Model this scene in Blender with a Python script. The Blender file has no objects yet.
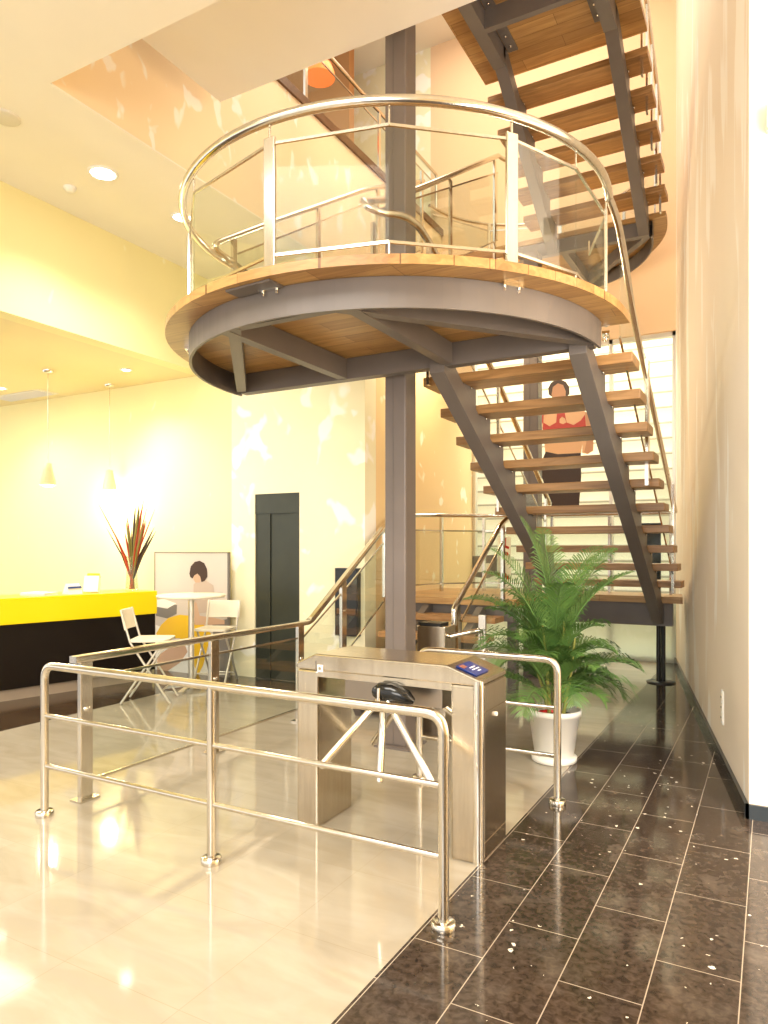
import bpy, bmesh, math, random
from mathutils import Vector, Matrix
random.seed(7)
PI = math.pi
sc = bpy.context.scene
C = sc.collection
# ---------------------------------------------------------------- camera model (world axes follow the building)
F, UC, VH, EYE = 706.0, 384.0, 548.0, 1.6
TH = math.radians(28.8); ct, st = math.cos(TH), math.sin(TH)
def onz(u, v, z):                     # point of the plane at height z
    Y = (EYE - z)*F/(v - VH); X = (u - UC)/F*Y
    return (ct*X - st*Y, st*X + ct*Y)
def onq(u, v, q):                     # point (p, z) of the plane y = q
    t = (u - UC)/F
    p = q*(ct*t - st)/(ct + st*t); Y = -st*p + ct*q
    return (p, EYE - (v - VH)/F*Y)

# ---------------------------------------------------------------- materials
M = {}
def mat(name, col, rough=.5, metal=0., noise=None, bump=0., nscale=8., stretch=(1, 1, 1), emit=None, coat=0., spec=.5):
    m = bpy.data.materials.new(name); m.use_nodes = True
    nt = m.node_tree; b = nt.nodes['Principled BSDF']
    b.inputs['Base Color'].default_value = (*col, 1)
    b.inputs['Roughness'].default_value = rough
    b.inputs['Metallic'].default_value = metal
    b.inputs['Specular IOR Level'].default_value = spec
    b.inputs['Coat Weight'].default_value = coat
    if emit:
        b.inputs['Emission Color'].default_value = (*emit[0], 1); b.inputs['Emission Strength'].default_value = emit[1]
    if noise or bump:
        tc = nt.nodes.new('ShaderNodeTexCoord'); mp = nt.nodes.new('ShaderNodeMapping')
        mp.inputs['Scale'].default_value = stretch
        nz = nt.nodes.new('ShaderNodeTexNoise'); nz.inputs['Scale'].default_value = nscale; nz.inputs['Detail'].default_value = 6
        nt.links.new(tc.outputs['Object'], mp.inputs[0]); nt.links.new(mp.outputs[0], nz.inputs['Vector'])
        if noise:
            cr = nt.nodes.new('ShaderNodeValToRGB')
            cr.color_ramp.elements[0].position = .3; cr.color_ramp.elements[1].position = .7
            cr.color_ramp.elements[0].color = (*noise, 1); cr.color_ramp.elements[1].color = (*col, 1)
            nt.links.new(nz.outputs[0], cr.inputs[0]); nt.links.new(cr.outputs[0], b.inputs['Base Color'])
        if bump:
            bp = nt.nodes.new('ShaderNodeBump'); bp.inputs['Strength'].default_value = bump; bp.inputs['Distance'].default_value = .01
            nt.links.new(nz.outputs[0], bp.inputs['Height']); nt.links.new(bp.outputs[0], b.inputs['Normal'])
    M[name] = m
    return m
def plaster(name, col, patch=None, amount=.62, scale=(1.6, 1.6, .9), col2=None):
    m = mat(name, col, .75)
    nt = m.node_tree; b = nt.nodes['Principled BSDF']
    tc = nt.nodes.new('ShaderNodeTexCoord'); mp = nt.nodes.new('ShaderNodeMapping'); mp.inputs['Scale'].default_value = scale
    nt.links.new(tc.outputs['Object'], mp.inputs[0])
    n0 = nt.nodes.new('ShaderNodeTexNoise'); n0.inputs['Scale'].default_value = 1.1; n0.inputs['Detail'].default_value = 3
    nt.links.new(mp.outputs[0], n0.inputs['Vector'])
    mx0 = nt.nodes.new('ShaderNodeMixRGB'); c2 = col2 or tuple(x*.93 for x in col)
    mx0.inputs[1].default_value = (*col, 1); mx0.inputs[2].default_value = (*c2, 1)
    nt.links.new(n0.outputs[0], mx0.inputs[0]); last = mx0.outputs[0]
    if patch:
        n1 = nt.nodes.new('ShaderNodeTexNoise'); n1.inputs['Scale'].default_value = 3.1; n1.inputs['Detail'].default_value = 2.2; n1.inputs['Distortion'].default_value = .4
        nt.links.new(mp.outputs[0], n1.inputs['Vector'])
        cr = nt.nodes.new('ShaderNodeValToRGB'); cr.color_ramp.elements[0].position = amount; cr.color_ramp.elements[1].position = amount + .05
        nt.links.new(n1.outputs[0], cr.inputs[0])
        mx = nt.nodes.new('ShaderNodeMixRGB'); mx.inputs[2].default_value = (*patch, 1)
        nt.links.new(last, mx.inputs[1]); nt.links.new(cr.outputs[0], mx.inputs[0]); last = mx.outputs[0]
    nt.links.new(last, b.inputs['Base Color'])
    return m
def glass(name, tint=(.955, .975, .945), refl=.10, body=.0):
    m = bpy.data.materials.new(name); m.use_nodes = True; nt = m.node_tree
    for n in list(nt.nodes): nt.nodes.remove(n)
    out = nt.nodes.new('ShaderNodeOutputMaterial')
    tr = nt.nodes.new('ShaderNodeBsdfTransparent'); tr.inputs[0].default_value = (*tint, 1)
    gl = nt.nodes.new('ShaderNodeBsdfGlossy'); gl.inputs['Roughness'].default_value = .02
    df = nt.nodes.new('ShaderNodeBsdfDiffuse'); df.inputs[0].default_value = (.85, .9, .82, 1)
    fr = nt.nodes.new('ShaderNodeFresnel'); fr.inputs[0].default_value = 1.45
    mu = nt.nodes.new('ShaderNodeMath'); mu.operation = 'MULTIPLY'; mu.inputs[1].default_value = .17
    m0 = nt.nodes.new('ShaderNodeMixShader'); m0.inputs[0].default_value = body
    mx = nt.nodes.new('ShaderNodeMixShader')
    nt.links.new(fr.outputs[0], mu.inputs[0]); nt.links.new(mu.outputs[0], mx.inputs[0])
    nt.links.new(tr.outputs[0], m0.inputs[1]); nt.links.new(df.outputs[0], m0.inputs[2])
    nt.links.new(m0.outputs[0], mx.inputs[1]); nt.links.new(gl.outputs[0], mx.inputs[2]); nt.links.new(mx.outputs[0], out.inputs[0])
    M[name] = m
    return m
def wood(name, c1, c2, grain_axis='x', scale=1.0, rough=.35, plank=None):
    m = mat(name, c1, rough); nt = m.node_tree; b = nt.nodes['Principled BSDF']
    tc = nt.nodes.new('ShaderNodeTexCoord'); mp = nt.nodes.new('ShaderNodeMapping')
    s = {'x': (1.2, 14, 14), 'y': (14, 1.2, 14), 'z': (14, 14, 1.2)}[grain_axis]
    mp.inputs['Scale'].default_value = tuple(a*scale for a in s)
    nz = nt.nodes.new('ShaderNodeTexNoise'); nz.inputs['Scale'].default_value = 1.6; nz.inputs['Detail'].default_value = 8; nz.inputs['Distortion'].default_value = 1.2
    nt.links.new(tc.outputs['Object'], mp.inputs[0]); nt.links.new(mp.outputs[0], nz.inputs['Vector'])
    cr = nt.nodes.new('ShaderNodeValToRGB'); cr.color_ramp.elements[0].position = .32; cr.color_ramp.elements[1].position = .68
    cr.color_ramp.elements[0].color = (*c2, 1); cr.color_ramp.elements[1].color = (*c1, 1)
    nt.links.new(nz.outputs[0], cr.inputs[0]); last = cr.outputs[0]
    if plank:
        bk = nt.nodes.new('ShaderNodeTexBrick'); bk.inputs['Scale'].default_value = 1
        bk.inputs['Brick Width'].default_value = plank[0]; bk.inputs['Row Height'].default_value = plank[1]; bk.inputs['Mortar Size'].default_value = .002
        bk.inputs['Color1'].default_value = (1, 1, 1, 1); bk.inputs['Color2'].default_value = (.72, .66, .6, 1); bk.inputs['Mortar'].default_value = (.3, .22, .14, 1)
        nt.links.new(tc.outputs['Object'], bk.inputs['Vector'])
        mx = nt.nodes.new('ShaderNodeMixRGB'); mx.blend_type = 'MULTIPLY'; mx.inputs[0].default_value = 1
        nt.links.new(last, mx.inputs[1]); nt.links.new(bk.outputs[0], mx.inputs[2]); last = mx.outputs[0]
    nt.links.new(last, b.inputs['Base Color'])
    return m

mat('steel', (.74, .69, .60), .17, 1., noise=(.66, .61, .53), nscale=30, stretch=(1, 1, .1))
mat('brushed', (.66, .58, .46), .2, 1., noise=(.56, .49, .385), nscale=50, stretch=(1, 1, .06))
mat('brushed_dark', (.34, .29, .24), .3, 1.)
mat('chrome', (.85, .82, .76), .08, 1.)
mat('paint', (.165, .138, .121), .42, 0., noise=(.142, .118, .103), nscale=3)
mat('column_paint', (.185, .15, .13), .38, 0., noise=(.162, .13, .112), nscale=3)
mat('black', (.012, .011, .01), .35)
mat('black_gloss', (.01, .01, .01), .12)
wood('oak_tread', (.50, .27, .10), (.30, .15, .05), 'x')
wood('oak_deck', (.60, .36, .13), (.42, .225, .075), 'x', plank=(.9, .16))
wood('oak_dark', (.16, .07, .025), (.10, .04, .012), 'x')
glass('glass'); glass('glass_edge', (.80, .90, .82), .1, .06); glass('facade_glass', (.93, .97, .94), .1, .03)
glass('vase_glass', (.9, .92, .88), .1, .05)
plaster('wall_yellow', (.92, .83, .44), (.95, .89, .6), .7)
plaster('wall_cream', (.91, .84, .60), (1., .96, .86), .57, (.9, .9, .75), col2=(.90, .83, .56))
plaster('wall_peach', (.92, .74, .49), (.97, .91, .82), .60, (1.5, 1.5, .9), col2=(.92, .75, .52))
plaster('wall_far', (.90, .64, .40), None)
plaster('wall_orange', (.90, .66, .34), (.97, .88, .68), .64, (1, 1, 1))
plaster('wall_right', (.90, .80, .66), (.95, .89, .80), .56, (.9, .9, .22), col2=(.82, .70, .56))
plaster('wall_white', (.95, .91, .82))
plaster('ceiling_cream', (.95, .90, .78)); plaster('ceiling_white', (.90, .86, .80)); plaster('soffit', (.88, .74, .40))
plaster('brown_wall', (.35, .16, .05))
mat('elevator', (.045, .05, .036), .35, .2, noise=(.036, .04, .03), nscale=4)
mat('skirting', (.018, .024, .028), .2)
mat('counter_yellow', (1., .72, .0), .35)
mat('counter_black', (.006, .003, .002), .5, noise=(.008, .004, .002), nscale=3, spec=.25)
mat('plinth', (.36, .29, .22), .3)
mat('cream_plastic', (.82, .75, .60), .45)
mat('frame_metal', (.72, .68, .6), .35, .7)
mat('white_pot', (.9, .87, .80), .3)
mat('soil', (.03, .018, .012), .9, noise=(.06, .04, .03), nscale=40, bump=.6)
mat('leaf', (.055, .13, .028), .42, noise=(.10, .19, .04), nscale=9)
mat('leaf_light', (.16, .27, .07), .42, noise=(.09, .19, .04), nscale=5)
mat('cane', (.33, .30, .07), .45, noise=(.22, .24, .05), nscale=12)
mat('red', (.55, .02, .015), .5)
mat('white', (.9, .88, .84), .5)
mat('shade_glass', (.72, .52, .30), .3)
mat('lamp_glow', (1, .9, .7), .4, emit=((1, .86, .6), 6.0))
mat('down_glow', (1, .95, .8), .4, emit=((1, .95, .8), 14.0))
mat('orange_glow', (.9, .25, .05), .4, emit=((1, .16, .02), .7))
mat('grille', (.75, .70, .58), .5)
mat('screen_blue', (.012, .03, .16), .2, emit=((.01, .03, .2), .25))
mat('screen_red', (.35, .12, .07), .3)
mat('stone_dark', (.04, .042, .038), .12)
mat('reed_red', (.42, .05, .015), .6); mat('reed_dark', (.06, .035, .015), .6); mat('reed_olive', (.22, .19, .04), .6)
mat('blue', (.02, .06, .25), .5)
mat('print_bg', (.62, .55, .48), .45); mat('print_hair', (.05, .022, .012), .5); mat('print_skin', (.62, .40, .26), .5)
mat('print_blouse', (.55, .43, .34), .5); mat('print_yellow', (.85, .52, .02), .5); mat('print_grey', (.20, .18, .16), .5)
mat('print_red', (.45, .03, .02), .5); mat('print_back', (.70, .42, .24), .5); mat('print_black', (.04, .02, .018), .5); mat('print_shade', (.52, .27, .15), .5)
mat('print_white', (.88, .86, .8), .5)

def floor_light():
    m = mat('floor_light', (.66, .57, .42), .07); nt = m.node_tree; b = nt.nodes['Principled BSDF']
    tc = nt.nodes.new('ShaderNodeTexCoord'); mp = nt.nodes.new('ShaderNodeMapping'); mp.inputs['Scale'].default_value = (.8, 2.4, 1)
    nz = nt.nodes.new('ShaderNodeTexNoise'); nz.inputs['Scale'].default_value = 2.2; nz.inputs['Detail'].default_value = 7; nz.inputs['Distortion'].default_value = 1.0
    nt.links.new(tc.outputs['Object'], mp.inputs[0]); nt.links.new(mp.outputs[0], nz.inputs['Vector'])
    cr = nt.nodes.new('ShaderNodeValToRGB'); cr.color_ramp.elements[0].position = .35; cr.color_ramp.elements[1].position = .65
    cr.color_ramp.elements[0].color = (.37, .325, .25, 1); cr.color_ramp.elements[1].color = (.43, .385, .31, 1)
    nt.links.new(nz.outputs[0], cr.inputs[0])
    bk = nt.nodes.new('ShaderNodeTexBrick'); bk.offset = 0; bk.inputs['Scale'].default_value = 1
    bk.inputs['Brick Width'].default_value = .6; bk.inputs['Row Height'].default_value = .6; bk.inputs['Mortar Size'].default_value = .0015
    bk.inputs['Color1'].default_value = (1, 1, 1, 1); bk.inputs['Color2'].default_value = (.96, .95, .93, 1); bk.inputs['Mortar'].default_value = (.86, .83, .78, 1)
    nt.links.new(tc.outputs['Object'], bk.inputs['Vector'])
    mx = nt.nodes.new('ShaderNodeMixRGB'); mx.blend_type = 'MULTIPLY'; mx.inputs[0].default_value = 1
    nt.links.new(cr.outputs[0], mx.inputs[1]); nt.links.new(bk.outputs[0], mx.inputs[2]); nt.links.new(mx.outputs[0], b.inputs['Base Color'])
floor_light()
def floor_dark():
    m = mat('floor_dark', (.035, .025, .02), .07, spec=.36); nt = m.node_tree; b = nt.nodes['Principled BSDF']; L = nt.links.new
    tc = nt.nodes.new('ShaderNodeTexCoord'); sp = nt.nodes.new('ShaderNodeSeparateXYZ'); L(tc.outputs['Object'], sp.inputs[0])
    ax = nt.nodes.new('ShaderNodeMath'); ax.inputs[1].default_value = -2.6 + .3125 + 6.25; L(sp.outputs[1], ax.inputs[0])
    ay = nt.nodes.new('ShaderNodeMath'); ay.inputs[1].default_value = .10 + .2967*8; L(sp.outputs[0], ay.inputs[0])
    cb = nt.nodes.new('ShaderNodeCombineXYZ'); L(ax.outputs[0], cb.inputs[0]); L(ay.outputs[0], cb.inputs[1])
    bk = nt.nodes.new('ShaderNodeTexBrick'); bk.inputs['Scale'].default_value = 1; bk.offset = .5
    bk.inputs['Brick Width'].default_value = .625; bk.inputs['Row Height'].default_value = .2967; bk.inputs['Mortar Size'].default_value = .0022; bk.inputs['Mortar Smooth'].default_value = .1
    L(cb.outputs[0], bk.inputs['Vector'])
    nz = nt.nodes.new('ShaderNodeTexNoise'); nz.inputs['Scale'].default_value = 34; nz.inputs['Detail'].default_value = 10; nz.inputs['Distortion'].default_value = .6; L(tc.outputs['Object'], nz.inputs['Vector'])
    cr = nt.nodes.new('ShaderNodeValToRGB'); cr.color_ramp.elements[0].position = .38; cr.color_ramp.elements[1].position = .72
    cr.color_ramp.elements[0].color = (.032, .022, .016, 1); cr.color_ramp.elements[1].color = (.085, .061, .046, 1); L(nz.outputs[0], cr.inputs[0])
    # plaster crumbs and dust
    vo = nt.nodes.new('ShaderNodeTexVoronoi'); vo.inputs['Scale'].default_value = 17
    nd = nt.nodes.new('ShaderNodeTexNoise'); nd.inputs['Scale'].default_value = 60; nd.inputs['Detail'].default_value = 2; L(tc.outputs['Object'], nd.inputs['Vector'])
    va = nt.nodes.new('ShaderNodeVectorMath'); va.operation = 'MULTIPLY_ADD'; va.inputs[1].default_value = (.03, .03, 0); L(nd.outputs['Color'], va.inputs[0]); L(tc.outputs['Object'], va.inputs[2])
    L(va.outputs[0], vo.inputs['Vector'])
    r1 = nt.nodes.new('ShaderNodeMath'); r1.operation = 'LESS_THAN'
    n2 = nt.nodes.new('ShaderNodeTexNoise'); n2.inputs['Scale'].default_value = 2.3; n2.inputs['Detail'].default_value = 2; L(tc.outputs['Object'], n2.inputs['Vector'])
    sb = nt.nodes.new('ShaderNodeMapRange'); sb.inputs[1].default_value = .42; sb.inputs[2].default_value = .75; sb.inputs[3].default_value = .045; sb.inputs[4].default_value = .21; L(n2.outputs[0], sb.inputs[0])
    L(vo.outputs['Distance'], r1.inputs[0]); L(sb.outputs[0], r1.inputs[1])
    wn = nt.nodes.new('ShaderNodeSeparateXYZ'); L(vo.outputs['Color'], wn.inputs[0])
    gt = nt.nodes.new('ShaderNodeMath'); gt.operation = 'GREATER_THAN'; gt.inputs[1].default_value = .5; L(wn.outputs[0], gt.inputs[0])
    mu = nt.nodes.new('ShaderNodeMath'); mu.operation = 'MULTIPLY'; L(r1.outputs[0], mu.inputs[0]); L(gt.outputs[0], mu.inputs[1])
    n3 = nt.nodes.new('ShaderNodeTexNoise'); n3.inputs['Scale'].default_value = 5; n3.inputs['Detail'].default_value = 8; L(tc.outputs['Object'], n3.inputs['Vector'])
    dr = nt.nodes.new('ShaderNodeMapRange'); dr.inputs[1].default_value = .56; dr.inputs[2].default_value = .85; dr.inputs[4].default_value = .5; L(n3.outputs[0], dr.inputs[0])
    m1 = nt.nodes.new('ShaderNodeMixRGB'); m1.inputs[2].default_value = (.22, .18, .145, 1); L(cr.outputs[0], m1.inputs[1]); L(dr.outputs[0], m1.inputs[0])
    m2 = nt.nodes.new('ShaderNodeMixRGB'); m2.inputs[2].default_value = (.40, .34, .27, 1); L(m1.outputs[0], m2.inputs[1]); L(bk.outputs['Fac'], m2.inputs[0])
    m3 = nt.nodes.new('ShaderNodeMixRGB'); m3.inputs[2].default_value = (.85, .78, .66, 1); L(m2.outputs[0], m3.inputs[1]); L(mu.outputs[0], m3.inputs[0])
    L(m3.outputs[0], b.inputs['Base Color'])
    rr = nt.nodes.new('ShaderNodeMapRange'); rr.inputs[3].default_value = .10; rr.inputs[4].default_value = .3; L(dr.outputs[0], rr.inputs[0]); L(rr.outputs[0], b.inputs['Roughness'])
floor_dark()
def floor_brown():
    m = mat('floor_brown', (.08, .05, .03), .12, noise=(.05, .03, .018), nscale=2, stretch=(.5, 4, 1))
floor_brown()
def frosted():
    m = plaster('frosted', (.92, .95, .88), (.98, 1, .96), .55, (2, 2, 2)); nt = m.node_tree
    out = nt.nodes['Material Output']; b = nt.nodes['Principled BSDF']; tl = nt.nodes.new('ShaderNodeBsdfTranslucent'); tl.inputs[0].default_value = (.95, 1, .92, 1)
    mx = nt.nodes.new('ShaderNodeMixShader'); mx.inputs[0].default_value = .6
    nt.links.new(b.outputs[0], mx.inputs[1]); nt.links.new(tl.outputs[0], mx.inputs[2]); nt.links.new(mx.outputs[0], out.inputs[0])
frosted()
def louvre():
    m = mat('louvre', (.9, .88, .8), .6); nt = m.node_tree; b = nt.nodes['Principled BSDF']; L = nt.links.new
    tc = nt.nodes.new('ShaderNodeTexCoord'); sp = nt.nodes.new('ShaderNodeSeparateXYZ'); L(tc.outputs['Object'], sp.inputs[0])
    mo = nt.nodes.new('ShaderNodeMath'); mo.operation = 'MODULO'; mo.inputs[1].default_value = .27; L(sp.outputs[2], mo.inputs[0])
    cr = nt.nodes.new('ShaderNodeValToRGB'); e = cr.color_ramp.elements; e[0].position = .0; e[0].color = (.25, .23, .18, 1)
    e[1].position = .17; e[1].color = (.9, .88, .78, 1); a = e.new(.1); a.color = (.45, .42, .34, 1); a2 = e.new(.9); a2.color = (.75, .71, .58, 1)
    dv = nt.nodes.new('ShaderNodeMath'); dv.operation = 'DIVIDE'; dv.inputs[1].default_value = .27; L(mo.outputs[0], dv.inputs[0]); L(dv.outputs[0], cr.inputs[0])
    L(cr.outputs[0], b.inputs['Base Color'])
louvre()

# ---------------------------------------------------------------- mesh helpers
class MB:
    def __init__(s): s.v = []; s.f = []; s.sm = []
    def add(s, vs, fs, smooth=False):
        o = len(s.v); s.v += [tuple(x) for x in vs]
        for f in fs: s.f.append(tuple(i + o for i in f)); s.sm.append(smooth)
        return s
    def box(s, a, b):
        x0, y0, z0 = (min(a[i], b[i]) for i in range(3)); x1, y1, z1 = (max(a[i], b[i]) for i in range(3))
        return s.add([(x0,y0,z0),(x1,y0,z0),(x1,y1,z0),(x0,y1,z0),(x0,y0,z1),(x1,y0,z1),(x1,y1,z1),(x0,y1,z1)],
                     [(0,3,2,1),(4,5,6,7),(0,1,5,4),(1,2,6,5),(2,3,7,6),(3,0,4,7)])
    def obox(s, c, size, rz=0., rx=0., ry=0.):
        R = Matrix.Rotation(rz, 4, 'Z') @ Matrix.Rotation(ry, 4, 'Y') @ Matrix.Rotation(rx, 4, 'X')
        hx, hy, hz = (a/2 for a in size)
        vs = [Vector(c) + R @ Vector((x, y, z)) for z in (-hz, hz) for x, y in ((-hx,-hy),(hx,-hy),(hx,hy),(-hx,hy))]
        return s.add(vs, [(0,3,2,1),(4,5,6,7),(0,1,5,4),(1,2,6,5),(2,3,7,6),(3,0,4,7)])
    def prism(s, poly, axis, a, b):
        """poly: list of 2-D points; axis 0: (y,z) extruded along x; 1: (x,z) along y; 2: (x,y) along z"""
        def P(u, w, t): return {0: (t, u, w), 1: (u, t, w), 2: (u, w, t)}[axis]
        n = len(poly)
        vs = [P(*p, a) for p in poly] + [P(*p, b) for p in poly]
        return s.add(vs, [tuple(range(n))[::-1], tuple(range(n, 2*n))] + [(i, (i+1) % n, n + (i+1) % n, n + i) for i in range(n)])
    def tube(s, pts, r, seg=12, closed=False, rect=None, cap=True, up=None):
        pts = [Vector(p) for p in pts]; n = len(pts); rs = r if isinstance(r, (list, tuple)) else [r]*n
        tang = []
        for i in range(n):
            if closed: t = pts[(i+1) % n] - pts[i-1]
            else: t = pts[min(i+1, n-1)] - pts[max(i-1, 0)]
            tang.append(t.normalized())
        u0 = Vector(up) if up else (Vector((0, 0, 1)) if abs(tang[0].z) < .95 else Vector((0, 1, 0)))
        nrm = (u0 - tang[0]*u0.dot(tang[0])).normalized()
        rings = []
        for i in range(n):
            if up:
                nrm = (Vector(up) - tang[i]*Vector(up).dot(tang[i])).normalized()
            else:
                nrm = (nrm - tang[i]*nrm.dot(tang[i])).normalized()
            bn = tang[i].cross(nrm)
            if rect:
                w, h = rect
                ring = [pts[i] + bn*(a*w/2) + nrm*(b*h/2) for a, b in ((-1,-1),(1,-1),(1,1),(-1,1))]
            else:
                sc_ = 1.0
                if 0 < i < n-1 and not closed:
                    d = (pts[i]-pts[i-1]).normalized().dot((pts[i+1]-pts[i]).normalized()); sc_ = min(1.3, 1/max(.6, math.sqrt(max(.01, (1+d)/2))))
                ring = [pts[i] + (bn*math.cos(2*PI*k/seg) + nrm*math.sin(2*PI*k/seg))*rs[i]*sc_ for k in range(seg)]
            rings.append(ring)
        m = len(rings[0]); vs = [v for ring in rings for v in ring]; fs = []
        for i in range(n if closed else n-1):
            j = (i+1) % n
            for k in range(m): fs.append((i*m+k, i*m+(k+1) % m, j*m+(k+1) % m, j*m+k))
        s.add(vs, fs, not rect)
        if cap and not closed: 
            s.add(rings[0], [tuple(range(m))[::-1]]); s.add(rings[-1], [tuple(range(m))])
        return s
    def lathe(s, c, prof, seg=24):
        """prof: list of (r, z)"""
        vs = []; fs = []; n = len(prof)
        for k in range(seg):
            a = 2*PI*k/seg
            for r, z in prof: vs.append((c[0] + r*math.cos(a), c[1] + r*math.sin(a), c[2] + z))
        for k in range(seg):
            j = (k+1) % seg
            for i in range(n-1): fs.append((k*n+i, j*n+i, j*n+i+1, k*n+i+1))
        s.add(vs, fs, True)
        if prof[0][0] > 1e-5: s.add([vs[k*n] for k in range(seg)], [tuple(range(seg))[::-1]])
        if prof[-1][0] > 1e-5: s.add([vs[k*n+n-1] for k in range(seg)], [tuple(range(seg))])
        return s
    def build(s, name, m, parent=None, bevel=0.):
        me = bpy.data.meshes.new(name); me.from_pydata(s.v, [], s.f)
        me.polygons.foreach_set('use_smooth', s.sm); me.materials.append(M[m] if isinstance(m, str) else m); me.update()
        o = bpy.data.objects.new(name, me); C.objects.link(o)
        if parent:
            o.parent = parent
            if parent.get('_off') is None:
                pass
            o.matrix_parent_inverse = parent_inv(parent)
        if bevel:
            b = o.modifiers.new('bevel', 'BEVEL'); b.width = bevel; b.segments = 2; b.limit_method = 'ANGLE'
        return o
def parent_inv(p):
    Mx = Matrix.Identity(4); chain = []
    while p: chain.append(p); p = p.parent
    for q in reversed(chain): Mx = Mx @ q.matrix_parent_inverse @ Matrix.LocRotScale(q.location, q.rotation_euler, q.scale)
    return Mx.inverted()
def tag(o, label=None, cat=None, group=None, kind=None):
    for k, v in (('label', label), ('category', cat), ('group', group), ('kind', kind)):
        if v: o[k] = v
    return o
def thing(name, label, cat, loc=(0, 0, 0), group=None, rz=0.):
    o = bpy.data.objects.new(name, None); C.objects.link(o); o.location = loc; o.rotation_euler = (0, 0, rz); o.empty_display_size = .1
    return tag(o, label, cat, group)
def struct(name, mb, m, label=None, parent=None):
    o = mb.build(name, m, parent)
    if not parent: o['kind'] = 'structure'; 
    if label: o['label'] = label
    if not parent: o['category'] = name.split('_')[0]
    return o
def arcpts(cx, cy, r, a0, a1, n, z=None):
    return [((cx + r*math.cos(a0 + (a1-a0)*i/n)), (cy + r*math.sin(a0 + (a1-a0)*i/n))) + (() if z is None else (z,)) for i in range(n+1)]
def fillet(pts, rad, n=6):
    """round the corners of a 3-D polyline"""
    P = [Vector(p) for p in pts]; out = [P[0]]
    for i in range(1, len(P)-1):
        a = (P[i-1]-P[i]); b = (P[i+1]-P[i]); r = min(rad, a.length*.45, b.length*.45)
        A = P[i] + a.normalized()*r; B = P[i] + b.normalized()*r
        for k in range(n+1):
            t = k/n; out.append(A*(1-t)**2 + P[i]*2*t*(1-t) + B*t*t)
    out.append(P[-1]); return out

# ---------------------------------------------------------------- room shell
QB = 6.85          # reception / lift wall
QF = 10.5          # street front
ZC = 5.05          # main ceiling
ZS = 3.83          # reception soffit
PF = -6.35         # yellow bulkhead over the reception
PO = -4.70         # side of the ceiling opening
QO = 3.40          # near side of the ceiling opening
ZU = 5.63; QE = 4.88   # underside, end of the upper floor slab
QU = 5.47          # end of the upper floor slab
ZT = 9.8           # top ceiling
def RW(q): return -.12 - (q - 4.71)*.1803      # right wall line
struct('floor', MB().box((-5.9, -4, -.1), (-1.3, 13, 0)), 'floor_light', 'pale beige polished marble floor')
struct('floor', MB().box((-1.3, -4, -.1), (4, 13, 0)), 'floor_dark', 'dark brown polished floor tiles with white crumbs')
struct('floor', MB().box((-13, -4, -.1), (-5.9, 13, 0)), 'floor_brown', 'dark brown polished floor in front of the reception')
struct('trim_1', MB().box((-5.9, 6.42, 0), (-4.55, QB+.2, .006)), 'stone_dark', 'dark polished stone strip at the lift door')
# back wall with lift opening
w = MB(); w.box((-5.95, QB, 0), (-5.58, QB+.25, ZC)); w.box((-4.91, QB, 0), (-4.01, QB+.25, 3.95)); w.box((-4.91, QB, 3.95), (PO, QB+.25, ZC)); w.box((-5.58, QB, 2.26), (-4.91, QB+.25, ZC))
struct('wall_back', w, 'wall_cream', 'cream patched wall around the lift door')
w = MB(); w.box((-13, QB, 0), (-5.95, QB+.25, ZS)); w.box((PF, QB, ZS), (-5.95, QB+.25, ZC))
struct('wall_reception', w, 'wall_yellow', 'yellow wall behind the reception')
struct('wall_side', MB().prism([(-4.01, QB+.25), (-4.2, QF+.2), (-4.6, QF+.2), (-4.6, QB+.25)], 2, 0, 3.95), 'wall_orange', 'orange lit side wall behind the steps')
struct('wall_bulkhead', MB().box((PF-.2, -4, ZS), (PF, QB, ZC)), 'wall_yellow', 'yellow bulkhead above the reception')
struct('ceiling', MB().box((-13, -4, ZS), (PF-.2, QB, ZS+.1)), 'soffit', 'low yellow reception ceiling')
c_ = MB(); c_.box((PF, -4, ZC), (3, QO, ZC+.012)); c_.box((PF, QO, ZC), (PO, QB, ZC+.012))
struct('ceiling', c_, 'ceiling_cream', 'cream main ceiling with downlights')
struct('wall_opening', MB().box((PO-.2, QO, ZC+.013), (PO, QF+.2, 6.66)), 'wall_peach', 'peach side of the ceiling opening with white plaster patches')
struct('wall_front', MB().box((PO-.2, QO-.2, ZC+.013), (3, QO, ZU)), 'wall_peach', 'near side of the ceiling opening')
struct('ceiling', MB().box((-4.37, QO-.2, ZU), (3, QE, ZU+.95)), 'ceiling_white', 'white underside of the upper floor slab')
struct('floor', MB().box((-9.5, QO, 6.5), (PO-.2, QF+.5, 6.64)), 'floor_brown', 'upper floor behind the balustrade')
struct('trim_2', MB().box((PO-.22, QU, 6.66), (PO+.03, QF, 6.76)), 'oak_dark', 'dark wooden edge of the upper floor')
struct('ceiling', MB().box((-9.5, QO, ZT), (3, 13, ZT+.1)), 'ceiling_cream', 'top ceiling above the stairwell')
struct('wall_upper', MB().box((-9.5, 9.5, 6.64), (-5.85, 9.65, ZT)), 'brown_wall', 'brown wall on the upper floor')
struct('wall_upper', MB().box((-9.5, QF, 6.64), (PO-.2, QF+.15, ZT)), 'wall_cream', 'cream far wall of the upper floor')
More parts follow.
